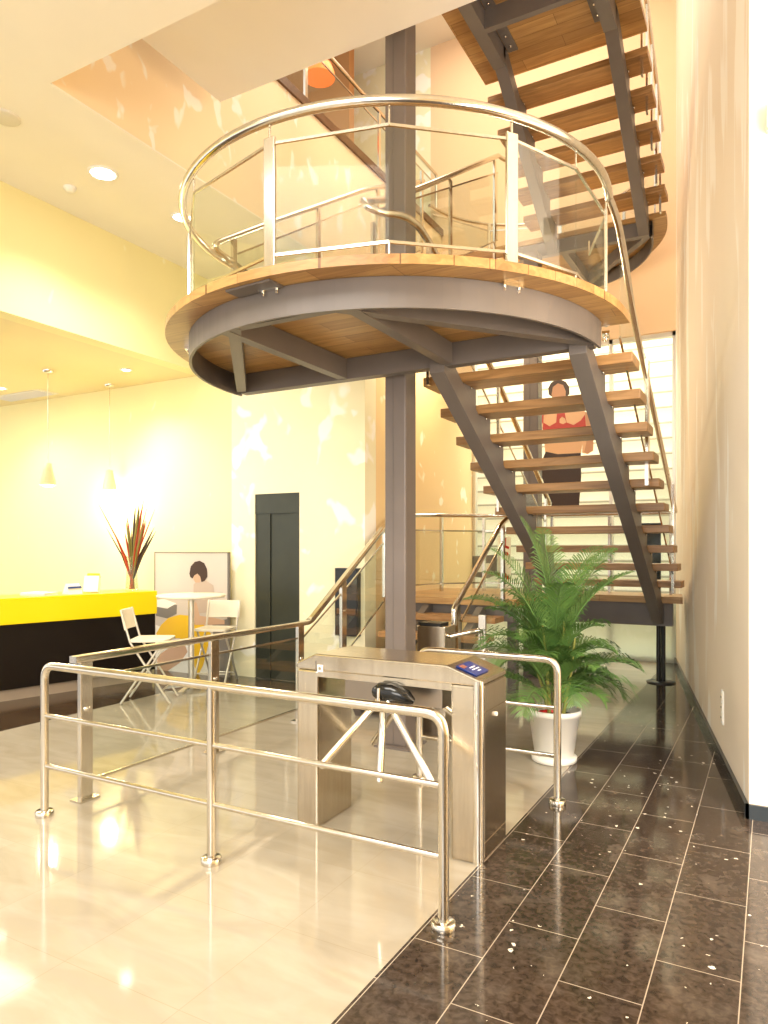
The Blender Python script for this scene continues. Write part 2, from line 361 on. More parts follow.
# right wall and its return
rw = MB().prism([(RW(4.71), 4.71), (RW(QF+.3), QF+.3), (RW(QF+.3)+.3, QF+.3), (3.5, 4.95), (3.5, 4.71)], 2, 0, ZT)
struct('wall_right', rw, 'wall_right', 'tall rough plastered right wall')
d = (Vector((RW(QF), QF)) - Vector((RW(4.71), 4.71))).normalized(); nrm = Vector((-d.y, d.x))*.022
struct('baseboard_right', MB().prism([(RW(4.71)+.001, 4.688), (RW(4.71)+nrm.x, 4.688), (RW(QF)+nrm.x, QF), (RW(QF)+.001, QF)], 2, 0, .085), 'skirting')
struct('baseboard_front', MB().box((RW(4.71)-.02, 4.688, 0), (3.5, 4.709, .085)), 'skirting')
struct('wall_blocker', MB().box((3.3, -4, 0), (3.5, 4.7, ZC)), 'wall_orange', 'added unseen wall right of the camera, blocking light from that side')  # added out of view to keep world light off the right-hand faces
# street front: wall with the shop window
PL, PR, ZW = -4.2, RW(QF), 4.62
fw = MB(); fw.box((PO-.2, QF, ZW), (PR+.1, QF+.25, ZT)); fw.box((PO, QF+.2, 0), (PL, QF+.25, ZW))
struct('wall_far', fw, 'wall_far', 'peach far wall above the street window')
win = struct('window_1', MB().box((PL, QF+.1, 0), (PR, QF+.115, ZW)), 'facade_glass', 'large street window behind the stairs')
fr = MB()
for p0 in (PL+.03, -3.3, -2.05, PR-.03): fr.box((p0-.025, QF+.06, 0), (p0+.025, QF+.16, ZW))
for z0 in (.03, .62, ZW-.03): fr.box((PL, QF+.06, z0-.03), (PR, QF+.16, z0+.03))
fr.build('window_frame', 'frame_metal', win)
struct('wall_parapet', MB().box((PL, QF+.02, 0), (PR, QF+.06, .88)), 'frosted', 'whitish low wall below the street window')
struct('wall_outside', MB().box((-8, 13.2, 0), (2, 13.4, 7)), 'louvre', 'pale slatted front across the street')

# lift door
dr = struct('door_1', MB().box((-5.58, QB+.01, 2.02), (-4.91, QB+.16, 2.26)), 'elevator', 'dark lift door with two panels')
MB().box((-5.58, QB+.02, 0), (-5.36, QB+.15, 2.02)).build('door_panel', 'elevator', dr)
MB().box((-5.355, QB+.035, 0), (-5.03, QB+.16, 2.02)).build('door_panel', 'elevator', dr)
MB().box((-5.02, QB+.02, 0), (-4.91, QB+.16, 2.02)).build('door_jamb', 'elevator', dr)
MB().box((-5.58, QB+.0, 0), (-4.91, QB+.16, .012)).build('door_sill', 'steel', dr)
# dark leaf at the right end of the street front
dd = struct('door_2', MB().box((-1.62, QF-.02, 1.08), (-1.36, QF+.015, 1.95)), 'black_gloss', 'dark door leaf beside the right wall')
MB().lathe((-1.56, QF-.03, 1.33), [(0, 0), (.03, 0), (.03, .03), (0, .03)]).build('door_knob', 'white', dd)

# ---------------------------------------------------------------- staircase
def tread_mb(p0, p1, q0, q1, z, t=.075): return MB().box((p0, q0, z-t), (p1, q1, z))
def flight(label, p0, p1, q0, G, z0, R, n, depth, stringers, sdir, qs, qe, sw=.12):
    """q0,z0: near top edge of the first tread listed; each next tread lies G further and R away in height (sign in R)"""
    t = thing('stair_flight', label, 'stairs', ((p0+p1)/2, qs, 0))
    line = lambda q: z0 + (q - q0)/G*R
    for k in range(n):
        q = q0 + k*G; z = z0 + k*R
        tr = tread_mb(p0, p1, q, q+depth, z).build('tread', 'oak_tread', t, .006)
        for sp in stringers:
            top = lambda qq: line(qq) - .10 if R < 0 else line(qq) - .10
            a, b = q + .03, q + depth - .02
            MB().prism([(a, min(top(a), z-.08)), (b, top(b)-.02), (b, z-.076), (a, z-.076)], 0, sp-.045, sp+.045).build('tread_bracket', 'paint', t)
            MB().lathe((sp+.055, (a+b)/2, z-.10), [(0, 0), (.009, 0), (.009, .022), (0, .022)], 8).build('bolt', 'chrome', t)
    for sp in stringers:
        prof = [(qs, line(qs)-.10), (qe, line(qe)-.10), (qe, line(qe)-.30), (qs, line(qs)-.30)]
        MB().prism(prof, 0, sp-sw/2, sp+sw/2).build('stringer', 'paint', t, .004)
    return t, line
L1 = 3.18; R_ = .194
C1 = (-2.57, 4.875)
f1, line1 = flight('lower straight oak tread flight on two grey stringers, down from the round landing', -2.49, -.86, 5.19, .34, 2.986, -R_, 10, .31, (-2.19, -1.15), -1, 4.80, 8.62)
L2 = 5.51; C2 = (-2.72, 8.80)
f2, line2 = flight('left flight of oak treads rising behind the round glass balustrade', -4.40, -2.80, 4.78, .36, L1+R_, R_, 11, .31, (-4.1, -3.1), 1, 4.85, 8.72)
L3 = 6.67
f3, line3 = flight('uppermost flight of oak treads seen from below at the top right', -2.70, -1.06, 8.80-5*.313, .313, L2+5*R_, -R_, 5, .31, (-2.40, -1.32), -1, 6.72, 8.72)

def landing(label, cx, cy, r, z, flip, half=0.13, pmax=None):
    """half-round landing: round side towards -y (flip=1) or +y (flip=-1)"""
    t = thing('stair_landing', label, 'landing', (cx, cy, z))
    s = flip
    def pt(x, y): return (cx + x, cy + s*y)
    poly = [(r, half)] + [(r*math.cos(a), -r*math.sin(a)) for a in [PI*i/48 for i in range(49)]] + [(-r, half)]
    poly = [pt(*a) for a in poly]
    if pmax is not None: poly = [(min(x, pmax), y) for x, y in poly]
    if flip > 0: poly = poly[::-1]
    MB().prism(poly, 2, z-.055, z).build('deck', 'oak_deck', t)
    rr = 1.53*r/1.69; zb, zt = z-.235, z-.057
    ring = MB(); n = 48; vs = []; fs = []
    for i in range(n+1):
        a = PI*i/n
        for rad in (rr, rr-.02):
            for zz in (zb, zt): vs.append((*pt(rad*math.cos(a), -rad*math.sin(a)), zz))
    for i in range(n):
        b = i*4; e = b+4
        fs += [(b, e, e+1, b+1), (b+2, b+3, e+3, e+2), (b, b+2, e+2, e), (b+1, e+1, e+3, b+3)]
    ring.add(vs, fs); ro = ring.build('ring_beam', 'paint', t)
    for p in ro.data.polygons: p.use_smooth = False
    k = r/1.69
    def beam(name, a, b, w=.075, dz=.012):
        A, B = pt(*a), pt(*b)
        MB().tube([(*A, (zb+zt)/2+.004), (*B, (zb+zt)/2+.004)], 0, rect=(w, zt-zb-dz), up=(0, 0, 1)).build(name, 'paint', t)
    beam('edge_beam', (-1.49*k, -.01), (1.49*k, -.01), .09)
    for sg in (-1, 1):
        beam('joist', (sg*.45*k, -1.44*k), (sg*.45*k, -.06), .08, .020)
        beam('diagonal_beam', (sg*.36*k, -1.44*k), (sg*1.47*k, -.06), .08, .028)
    beam('front_beam', (-.42*k, -1.41*k), (.42*k, -1.41*k), .06, .040)
    # splice plate below the deck edge
    for a in ((-93,) if flip > 0 else ()):
        aa = math.radians(a)
        x, y = pt((r-.1)*math.cos(aa), (r-.1)*math.sin(aa))
        MB().obox((x, y, z-.063), (.34, .12, .012), rz=s*aa+PI/2).build('splice_plate', 'paint', t)
    return t
landing('round oak landing on a curved grey ring beam, nearest the camera', C1[0], C1[1], 1.725, L1, 1, half=.12)
landing('upper half-round landing against the right wall, behind the first landing', C2[0], C2[1], 1.64, L2, -1, half=.06)
# landing at upper floor level
t3 = thing('stair_landing', 'straight oak landing at the very top with grey beams below', 'landing', (-1.9, 6.3, L3))
MB().box((-2.72, 5.25, L3-.06), (-1.06, 7.23, L3)).build('deck', 'oak_deck', t3)
for sp in (-2.40, -1.32):
    MB().box((sp-.06, 4.9, 6.42), (sp+.06, 6.78, L3-.062)).build('beam', 'paint', t3)
MB().box((-2.34, 6.20, 6.42), (-1.38, 6.26, L3-.062)).build('cross_beam', 'paint', t3)
for sp in (-2.28, -1.43):
    pl = MB().box((sp-.05, 5.95, L3-.075), (sp+.05, 6.85, L3-.062)).build('fixing_plate', 'paint', t3)
    b = MB()
    for q in (6.02, 6.13, 6.38, 6.6, 6.75): b.lathe((sp, q, L3-.09), [(0, 0), (.012, 0), (.012, .016), (0, .016)], 8)
    b.build('bolts', 'chrome', pl)

# columns
for cp, cq, zt, lab in ((-2.65, 5.10, ZT, 'tall square grey steel column rising behind the round landing'), (-2.62, 8.62, L2-.24, 'grey steel column below the far landing, seen between the treads')):
    t = thing('steel_column', lab, 'column', (cp, cq, 0))
    MB().box((cp-.095, cq-.095, .012), (cp+.095, cq+.095, zt)).build('shaft', 'column_paint', t, .012)
    bp = MB().box((cp-.16, cq-.16, 0), (cp+.16, cq+.16, .014)).build('base_plate', 'column_paint', t)
    MB().box((cp-.02, cq-.0985, .02), (cp-.012, cq-.094, zt)).build('weld_seam', 'paint', t)
# black foot post under the flight
t = thing('support_post', 'slim black post with a disc foot below the lower flight', 'post', (-1.16, 8.95, 0))
MB().lathe((-1.16, 8.95, 0), [(.165, 0), (.165, .012), (.05, .02), (0, .02)]).build('foot_disc', 'black', t)
for dx in (-.028, .028): MB().tube([(-1.16+dx*.876, 8.95+dx*.48, .015), (-1.16+dx*.876, 8.95+dx*.48, .72)], .026, 12).build('pole', 'black', t)

# ---------------------------------------------------------------- raised platform and the steps up to it
L0 = 1.045
t = thing('raised_platform', 'raised oak platform at the foot of the stairs', 'platform', (-2.6, 8.5, 0))
poly = [(-4.0, 7.30), (-3.2, 7.28), (-2.42, 7.34), (-2.3, 8.0), (-2.5, 8.51), (-2.735, 8.51), (-2.735, 8.735), (-2.505, 8.735), (-2.46, 8.58), (-2.0, 8.58), (-.88, 8.58), (-.95, 9.2), (-1.7, 9.3), (-3.0, 9.3), (-4.02, 9.0)]
MB().prism(poly, 2, L0-.075, L0).build('deck', 'oak_deck', t)
MB().box((-3.95, 7.36, .80), (-2.45, 7.44, L0-.076)).build('edge_beam', 'paint', t)
MB().box((-2.3, 8.68, .70), (-1.0, 8.76, L0-.076)).build('edge_beam', 'paint', t)
MB().box((-4.0, 9.1, .80), (-1.1, 9.18, L0-.076)).build('edge_beam', 'paint', t)
for p_, q_ in ((-3.8, 9.0), (-2.5, 8.95), (-2.5, 7.5), (-3.85, 7.5)): MB().box((p_-.05, q_-.05, 0), (p_+.05, q_+.05, .80)).build('leg', 'paint', t)
t = thing('entrance_steps', 'short oak steps behind the turnstile up to the platform', 'steps', (-3.15, 6.2, 0))
for k in range(1, 6):
    q = 5.75 + (k-1)*.305; z = L0/6*k
    MB().box((-3.74, q, z-.06), (-2.52, q+.29, z)).build('tread', 'oak_tread', t, .005)
for sp in (-3.45, -2.8):
    MB().prism([(5.78, 0), (5.98, 0), (7.35, L0-.26), (7.35, L0-.09), (7.27, L0-.09), (5.72, .09)], 0, sp-.04, sp+.04).build('stringer', 'paint', t)

# ---------------------------------------------------------------- balustrades
def square(mb, c, w, d_, z0, z1, rz=0): mb.obox((c[0], c[1], (z0+z1)/2), (w, d_, z1-z0), rz); return mb
def pane(a, b, z0a, z1a, z0b, z1b, parent, th=.010, edge=True):
    """glass pane between two plan points; heights may differ at both ends"""
    a, b = Vector(a), Vector(b); n = Vector((-(b-a).y, (b-a).x)).normalized()*th/2
    vs = [(*(a+n), z0a), (*(b+n), z0b), (*(b+n), z1b), (*(a+n), z1a), (*(a-n), z0a), (*(b-n), z0b), (*(b-n), z1b), (*(a-n), z1a)]
    g = MB().add(vs, [(0,1,2,3), (5,4,7,6), (1,5,6,2), (4,0,3,7), (3,2,6,7), (4,5,1,0)]).build('glass_panel', 'glass', parent)
    for (z0, z1) in ((z1a, z1b), (z0a, z0b)):
        if edge: MB().tube([(*a, z0), (*b, z1)], 0, rect=(.014, .016), up=(0, 0, 1)).build('edge_strip', 'steel', g)
    return g
# landing balustrade
CB = (-2.585, 4.875); RB = 1.575; ZR = 4.09
t = thing('curved_balustrade', 'curved glass balustrade with a round steel handrail on the round landing', 'railing', (CB[0], CB[1], L1))
base = math.radians(28.8)
hr = arcpts(*CB, RB+.02, math.radians(-186), math.radians(10), 56, ZR)
# continues down to the right and rises to the left as one bent tube
outer1 = [(-.985, 5.30, 3.99), (-.985, 5.55, 3.86), (-1.0, 6.08, 3.50), (-1.0, 8.95, 2.03)]
left_end = [(-4.12, 4.47, 4.13), (-4.10, 5.3, 4.66), (-4.10, 7.0, 5.72), (-4.12, 8.6, 6.55)]
MB().tube(hr, .03, 14).build('handrail', 'steel', t)
angs = [-176, -149, -118.5, -92, -65.4, -45, -18.5, 6]
vert = [(CB[0] + RB*math.cos(math.radians(a+28.8)), CB[1] + RB*math.sin(math.radians(a+28.8)), a+28.8) for a in angs]
for i in range(len(vert)-1):
    pane(vert[i][:2], vert[i+1][:2], 3.31, 3.965, 3.31, 3.965, t)
for i, (x, y, a) in enumerate(vert):
    if i in (0, 2, 4, 6):
        square(MB(), (x, y), .022, .078, L1-.0, 4.0, math.radians(a)).build('post', 'steel', t, .004)
        MB().tube([(x, y, 3.99), (x, y, ZR-.02)], .008, 8).build('pin', 'steel', t)
        cl = MB()
        ar = math.radians(a); rx, ry = math.cos(ar), math.sin(ar)
        cl.obox((x+rx*.0, y+ry*.0, L1-.065), (.05, .14, .018), ar)
        for sg in (-1, 1):
            cl.tube([(x - ry*sg*.05, y + rx*sg*.05, L1-.055), (x - ry*sg*.05, y + rx*sg*.05, L1-.10)], .01, 8)
        cl.build('post_fixing', 'chrome', t)
    else:
        MB().tube([(x, y, 3.965), (x, y, ZR-.02)], .006, 8).build('pin', 'steel', t)
        MB().tube([(x, y, L1), (x, y, 3.31)], .007, 8).build('pin', 'steel', t)
# outer balustrade of the lower flight
t = thing('stair_balustrade', 'steel handrail and glass down the right side of the lower flight', 'railing', (-.985, 6.5, 2))
MB().tube(fillet([hr[-1], *outer1], .12), .026, 12).build('handrail', 'steel', t)
prev = None
prev = 5.12
for q in (6.4, 8.2):
    zl = line1(q); zr = 3.50 + (q-6.08)*(2.03-3.50)/2.87 if q > 6.08 else 3.86
    MB().box((-.955, q-.035, zl-.16), (-.925, q+.035, zr-.12)).build('post', 'steel', t)
    MB().tube([(-.945, q, zr-.13), (-.985, q, zr-.01)], .007, 8).build('pin', 'steel', t)
    if prev:
        pane((-.94, prev+.04), (-.94, q-.04), line1(prev)+.06, line1(prev)+.76, line1(q)+.06, line1(q)+.76, t)
    prev = q
# inner balustrade: hooks round in front of the column
t = thing('stair_balustrade', 'looped inner handrail bending round in front of the tall column', 'railing', (-2.6, 4.8, L1))
hook = [(-2.86, 8.02, 6.27), (-2.86, 5.79, 4.87), (-2.86, 5.25, 4.55), (-2.80, 4.95, 4.40), (-2.74, 4.70, 4.27), (-2.70, 4.57, 4.21), (-2.64, 4.53, 4.14), (-2.56, 4.60, 4.10), (-2.46, 4.78, 4.13), (-2.43, 4.98, 4.13), (-2.42, 5.25, 4.03), (-2.42, 6.83, 3.25), (-2.42, 8.67, 2.15)]
MB().tube(fillet(hook, .15), .029, 12).build('handrail', 'steel', t)
for q, z0, z1, p_ in ((5.02, L1, 4.26, -2.86), (6.6, line2(6.6)-.12, 5.33, -2.86), (7.9, line2(7.9)-.12, 6.15, -2.86), (5.15, line1(5.15)-.1, 4.07, -2.42), (6.8, line1(6.8)-.1, 3.22, -2.42), (8.5, line1(8.5)-.1, 2.2, -2.42)):
    MB().box((p_-.012, q-.025, z0), (p_+.012, q+.025, z1)).build('post', 'steel', t)
pane((-2.86, 5.05), (-2.86, 8.0), line2(5.05)+.15, line2(5.05)+.85, line2(8.0)+.15, line2(8.0)+.95, t)
pane((-2.42, 5.3), (-2.42, 8.45), line1(5.3)+.12, line1(5.3)+.8, line1(8.45)+.12, line1(8.45)+.8, t)
# outer balustrade of the left flight
t = thing('stair_balustrade', 'steel handrail and glass up the far left side of the left flight', 'railing', (-4.1, 6.5, 4))
MB().tube(fillet([hr[0], *left_end], .15), .026, 12).build('handrail', 'steel', t)
rz_ = lambda q: 4.13 + (q-4.47)*.624
for q in (4.75, 6.05, 7.3, 8.5):
    MB().box((-4.115, q-.025, line2(q)-.15), (-4.085, q+.025, rz_(q)-.02)).build('post', 'steel', t)
pane((-4.10, 4.8), (-4.10, 8.45), line2(4.8)+.2, rz_(4.8)-.16, line2(8.45)+.2, rz_(8.45)-.16, t)
# upper landing and top flight balustrade
t = thing('stair_balustrade', 'steel handrail on the outer side of the uppermost flight beside the right wall', 'railing', (-1.1, 7.5, 6))
MB().tube([(-1.12, 7.0, 7.55), (-1.12, 8.75, 6.45)], .024, 12).build('handrail', 'steel', t)
for q in (7.3, 7.62, 7.95, 8.3, 8.6):
    MB().box((-1.13, q-.03, line3(q)-.2), (-1.11, q+.03, line3(q)+.9)).build('post', 'steel', t)
t = thing('curved_balustrade', 'curved handrail and glass around the upper landing behind the left flight', 'railing', (C2[0], C2[1], L2))
MB().tube([(-2.86, 8.02, 6.27), (-2.84, 8.2, 6.3)] , .024).build('end_bend', 'steel', t)
MB().tube(arcpts(C2[0], C2[1], 1.52, math.radians(8), math.radians(172), 36, 6.42), .024, 12).build('handrail', 'steel', t)
for a0 in range(10, 170, 40):
    A = [C2[i] + 1.5*(math.cos, math.sin)[i](math.radians(a0)) for i in (0, 1)]; B = [C2[i] + 1.5*(math.cos, math.sin)[i](math.radians(a0+40)) for i in (0, 1)]
    pane(A, B, L2+.12, L2+.8, L2+.12, L2+.8, t)
    square(MB(), A, .02, .05, L2, 6.41, math.radians(a0)).build('post', 'steel', t)
# upper floor balustrade
t = thing('upper_balustrade', 'handrail and glass on the dark edge of the upper floor', 'railing', (PO-.05, 8, 6.76))
MB().tube(fillet([(PO-.05, QU, 7.62), (PO-.05, QF-.1, 7.62), (PO-.05, QF-.1, 7.05)], .05), .026, 12).build('handrail', 'steel', t)
for q in (6.75, 8.5): MB().box((PO-.065, q-.025, 6.76), (PO-.035, q+.025, 7.6)).build('post', 'steel', t)
pane((PO-.05, QU+.05), (PO-.05, 6.7), 6.8, 7.45, 6.8, 7.45, t); pane((PO-.05, 6.8), (PO-.05, 8.45), 6.8, 7.45, 6.8, 7.45, t); pane((PO-.05, 8.55), (PO-.05, QF-.15), 6.8, 7.45, 6.8, 7.45, t)

# floor balustrade beside the turnstile lane, rising with the steps
PG = -3.83
t = thing('glass_balustrade', 'long glass balustrade with flat steel handrail rising along the left of the steps', 'railing', (PG, 4.5, 0))
path = [(PG, 2.93, .90), (PG, 5.50, .90), (PG, 6.96, 1.83), (PG-.0, 7.1, 1.88)]
MB().tube(fillet(path, .06), 0, rect=(.065, .045), up=(0, 0, 1)).build('handrail', 'steel', t, .012)
for q, zr in ((3.02, .88), (4.2, .88), (5.35, .88), (6.1, 1.26), (7.0, 1.83)):
    z0 = 0 if q < 6.9 else L0
    po = MB().box((PG-.018, q-.045, z0), (PG+.018, q+.045, zr)).build('post', 'steel', t, .004)
    if q < 6.9: MB().box((PG-.05, q-.075, 0), (PG+.05, q+.075, .014)).build('foot_plate', 'steel', po)
    MB().lathe((PG, q, zr-.30), [(0, -.012), (.03, -.012), (.03, .012), (0, .012)], 10).build('glass_clamp', 'chrome', po)
for a, b in ((3.07, 4.15), (4.25, 5.30)): pane((PG, a), (PG, b), .115, .77, .115, .77, t)
pane((PG, 5.40), (PG, 6.05), .12, .77, .45, 1.13, t); pane((PG, 6.15), (PG, 6.95), .52, 1.18, 1.0, 1.66, t)
# right handrail of the steps
t = thing('step_railing', 'short steel handrail with down-turned end and glass right of the steps', 'railing', (-2.45, 6.3, 0))
sr = [(-2.45, 5.73, .92), (-2.45, 5.735, 1.07), (-2.45, 6.95, 1.84), (-2.44, 7.1, 1.9)]
MB().tube(fillet(sr, .06), .026, 12).build('handrail', 'steel', t)
MB().tube([(-2.43, 5.86, .95), (-2.43, 6.95, 1.66)], .012, 8).build('lower_rail', 'steel', t)
for q, z0, z1 in ((5.82, 0, 1.10), (7.02, L0, 1.84)): MB().box((-2.465, q-.03, z0), (-2.435, q+.03, z1)).build('post', 'steel', t)
pane((-2.45, 5.88), (-2.45, 6.98), .25, .95, 1.12, 1.65, t, edge=False)
# platform rear railing
t = thing('platform_railing', 'level glass railing around the back of the raised platform', 'railing', (-3, 8.9, L0))
pr = [(-3.85, 7.1, 1.9), (-3.9, 7.7, 2.0), (-3.75, 8.3, 2.02), (-3.4, 8.65, 2.02), (-2.9, 8.82, 2.02), (-2.3, 8.9, 2.02), (-1.65, 8.92, 2.02), (-1.05, 8.95, 2.02)]
MB().tube(fillet(pr, .25), .024, 12).build('handrail', 'steel', t)
pts = [(-3.88, 7.6), (-3.72, 8.3), (-3.3, 8.72), (-2.45, 8.9), (-1.75, 8.94), (-1.05, 8.96)]
for i, p_ in enumerate(pts):
    square(MB(), p_, .03, .06, L0, 1.99, 0).build('post', 'steel', t)
    if i: pane(pts[i-1], p_, L0+.1, 1.82, L0+.1, 1.82, t)

# ---------------------------------------------------------------- tube barriers
def barrier(label, xs, q, group):
    t = thing('barrier', label, 'barrier', ((xs[0]+xs[-1])/2, q, 0), group)
    r = .0235; zt = .90
    MB().tube(fillet([(xs[0], q, .02), (xs[0], q, zt), (xs[-1], q, zt), (xs[-1], q, .02)], .085, 8), r, 16).build('top_rail', 'steel', t)
    for x in xs[1:-1]: MB().tube([(x, q, .02), (x, q, zt)], r, 16).build('post', 'steel', t)
    for x in xs: MB().lathe((x, q, 0), [(.0525, 0), (.053, .004), (.053, .028), (.047, .034), (.0, .034)], 24).build('floor_flange', 'steel', t)
    for z in (.60, .30):
        for a, b in zip(xs[:-1], xs[1:]): MB().tube([(a+.01, q, z), (b-.01, q, z)], .0145, 12).build('rail', 'steel', t)
    return t
barrier('long steel tube barrier with three posts in the foreground', (-3.81, -2.495, -1.21), 2.72, 'tube barriers beside the turnstile')
barrier('shorter steel tube barrier just behind the turnstile', (-2.13, -1.175), 4.385, 'tube barriers beside the turnstile')

# ---------------------------------------------------------------- turnstile
x0, x1, y0, y1 = -2.42, -1.285, 3.35, 3.73
t = thing('turnstile', 'brushed steel tripod turnstile with a blue display', 'turnstile', ((x0+x1)/2, (y0+y1)/2, 0))
for a, b in ((x0, x0+.145), (x1-.165, x1)):
    MB().box((a, y0, 0), (b, y1, .90)).build('leg', 'brushed', t, .012)
ye = .035
prof = [(x0, .90), (x0, .935), (x0+.13, .995), (x1-.185, .995), (x1, .93), (x1, .90)]
MB().prism(prof, 1, y0-.004, y1+.004).build('lid', 'brushed', t, .008)
MB().box((x0+.14, y0+.004, .865), (x1-.16, y1-.004, .93)).build('bridge', 'brushed', t)
MB().box((x0+.25, y0+.13, .735), (x1-.27, y1-.13, .866)).build('mechanism_box', 'brushed_dark', t)
MB().tube([(x1-.022, y0+.022, 0.0), (x1-.022, y0+.022, .925)], .028, 20).build('corner_tube', 'chrome', t)
MB().box((x1-.001, y0+.05, .10), (x1+.003, y1-.01, .76)).build('service_door', 'brushed', t)
MB().box((x1-.001, y0+.05, .015), (x1+.003, y1-.01, .094)).build('kick_plate', 'brushed', t)
MB().box((x1-.001, y0+.05, .766), (x1+.003, y1-.01, .895)).build('upper_plate', 'brushed', t)
MB().tube([(x1+.002, y0+.20, .725), (x1+.014, y0+.20, .725)], .012, 12).build('lock', 'white', t)
MB().box((x0+.148, y0-.007, .895), (x0+.185, y0-.003, .935)).build('sticker', 'white', t)
MB().tube([(x0+.166, y0-.010, .915), (x0+.166, y0-.006, .915)], .010, 12).build('round_mark', 'brushed', t)
MB().box((x0+.135, y0-.006, .895), (x0+.139, y0-.001, .955)).build('seam', 'paint', t)
# display on the sloped end of the lid
ang = math.atan2(.995-.93, .185)
def slope(u, v): return Vector((x1-.185 + u*math.cos(ang), v, .995 - u*math.sin(ang) + .003))
def slab(u0, u1, v0, v1, h, name, m, par):
    n = Vector((math.sin(ang), 0, math.cos(ang)))*h
    P = [slope(u0, v0), slope(u1, v0), slope(u1, v1), slope(u0, v1)]
    return MB().add(P + [p + n for p in P], [(0,3,2,1), (4,5,6,7), (0,1,5,4), (1,2,6,5), (2,3,7,6), (3,0,4,7)]).build(name, m, par)
dsp = slab(.035, .155, y0+.035, y0+.215, .004, 'display', 'screen_blue', t)
slab(.045, .075, y0+.05, y0+.10, .0055, 'red_field', 'screen_red', dsp)
for i, (a, b) in enumerate(((.10, .17), (.09, .18), (.12, .16))): slab(.085+.02*i, .092+.02*i, y0+a, y0+b, .0055, 'text_line', 'white', dsp)
# tripods, one on each side
def tripod(hub, ends, name):
    h = MB(); hx, hy, hz = hub
    h.tube([(hx-.055, hy, hz+.005), (hx-.02, hy-.005, hz+.012), (hx+.05, hy, hz+.012), (hx+.13, hy+.01, hz-.01), (hx+.17, hy+.02, hz-.028)], [.03, .05, .052, .042, .015], 16)
    ho = h.build(name, 'black_gloss', t)
    MB().tube([(hx-.004, hy-.053, hz+.04), (hx-.004, hy-.058, hz-.05)], .010, 8).build('hub_pin', 'chrome', ho)
    for e in ends:
        s_ = Vector(hub) + (Vector(e) - Vector(hub))*.1
        MB().tube([s_, Vector(e) - (Vector(e)-s_)*.02, e], [.0185, .0185, .015], 14).build('arm', 'chrome', ho)
tripod((-1.83, 3.33, .815), [(-1.985, 2.95, .50), (-1.757, 3.15, .40), (-1.43, 3.08, .47)], 'tripod_hub')
tripod((-1.85, 3.75, .80), [(-2.20, 3.85, .37), (-1.75, 4.02, .42), (-1.50, 3.95, .47)], 'tripod_hub')
# small gate cabinet behind the column
t = thing('gate_cabinet', 'small steel gate cabinet with a swing bar, behind the turnstile and column', 'gate', (-2.46, 5.45, 0))
MB().box((-2.62, 5.34, 0), (-2.36, 5.56, .95)).build('housing', 'brushed', t, .01)
MB().box((-2.60, 5.345, .951), (-2.40, 5.50, .975)).build('reader', 'black', t)
MB().tube(fillet([(-2.36, 5.45, .86), (-2.2, 5.5, .90), (-2.12, 5.56, .92), (-2.12, 5.56, .78)], .05), .02, 12).build('swing_bar', 'steel', t)
MB().box((-2.15, 5.55, 0), (-2.09, 5.58, 1.04)).build('end_post', 'steel', t)

# ---------------------------------------------------------------- potted palm
pc = Vector((-1.44, 5.28, 0))
t = thing('potted_palm', 'tall feathery green palm in a white plastic pot', 'plant', pc)
MB().lathe(pc, [(.135, .035), (.142, .04), (.188, .35), (.2, .352), (.203, .395), (.188, .395), (.18, .34), (.0, .33)], 40).build('pot', 'white_pot', t)
MB().lathe(pc, [(.15, 0), (.165, .006), (.168, .04), (.15, .045), (0, .045)], 40).build('saucer', 'white_pot', t)
MB().lathe(pc, [(0, .335), (.1, .345), (.179, .338), (.179, .333), (0, .33)], 24).build('soil', 'soil', t)
rs = MB()
for i in range(5): rs.obox((pc.x-.09+.02*i, pc.y-.07+.01*math.sin(i*2), .36+.006*i), (.035, .03, .02), rz=i*.9, rx=i*.5)
rs.build('paper_scrap', 'red', t)
random.seed(21)
for i in range(9):
    a = 2*PI*i/9 + random.uniform(-.3, .3); r0 = random.uniform(.02, .09); h = random.uniform(.35, .75)
    b = pc + Vector((r0*math.cos(a), r0*math.sin(a), .33)); e = b + Vector((.10*math.cos(a), .10*math.sin(a), h))
    MB().tube([b, (b+e)/2 + Vector((.01, 0, 0)), e], [.016, .012, .007], 8).build('cane', 'cane', t)
def frond(base, az, length, lift, droop, m, leaf=.24, twist=0.):
    mb = MB(); n = 16; pts = []
    d = Vector((math.cos(az), math.sin(az), 0)); el = lift; p = Vector(base); step = length/n
    for i in range(n+1):
        pts.append(p.copy()); p = p + (d*math.cos(el) + Vector((0, 0, 1))*math.sin(el))*step; el -= droop/n*(.35 + 1.3*i/n)
    mb.tube(pts, [.006*(1-.8*i/n)+.0015 for i in range(n+1)], 5)
    for i in range(8, n*3+1):
        f_ = i/3; i0 = min(int(f_), n-1); q = pts[i0].lerp(pts[i0+1], f_-i0); tg = (pts[i0+1]-pts[i0]).normalized()
        side = tg.cross(Vector((0, 0, 1)));
        if side.length < .05: side = Vector((-math.sin(az), math.cos(az), 0))
        side.normalize(); nn = side.cross(tg)
        s_ = f_/n; ln = leaf*(math.sin(PI*min(1, .16+.84*s_))**.6)*random.uniform(.85, 1.1)+.03
        for sg in (-1, 1):
            dr_ = (side*sg*.72 + tg*.75 + nn*.28 + Vector((0, 0, random.uniform(-.08, .08)))).normalized()
            w = tg*.0065
            a1 = q + dr_*ln*.45; a2 = q + dr_*ln*.8 - Vector((0, 0, .10*ln)); a3 = q + dr_*ln - Vector((0, 0, .32*ln))
            mb.add([q - w*.5, q + w*.5, a1 + w, a1 - w, a2 + w*.7, a2 - w*.7, a3], [(0, 1, 2, 3), (3, 2, 4, 5), (5, 4, 6)], True)
    return mb.build('frond', m, t)
right = math.radians(28.8)
specs = []
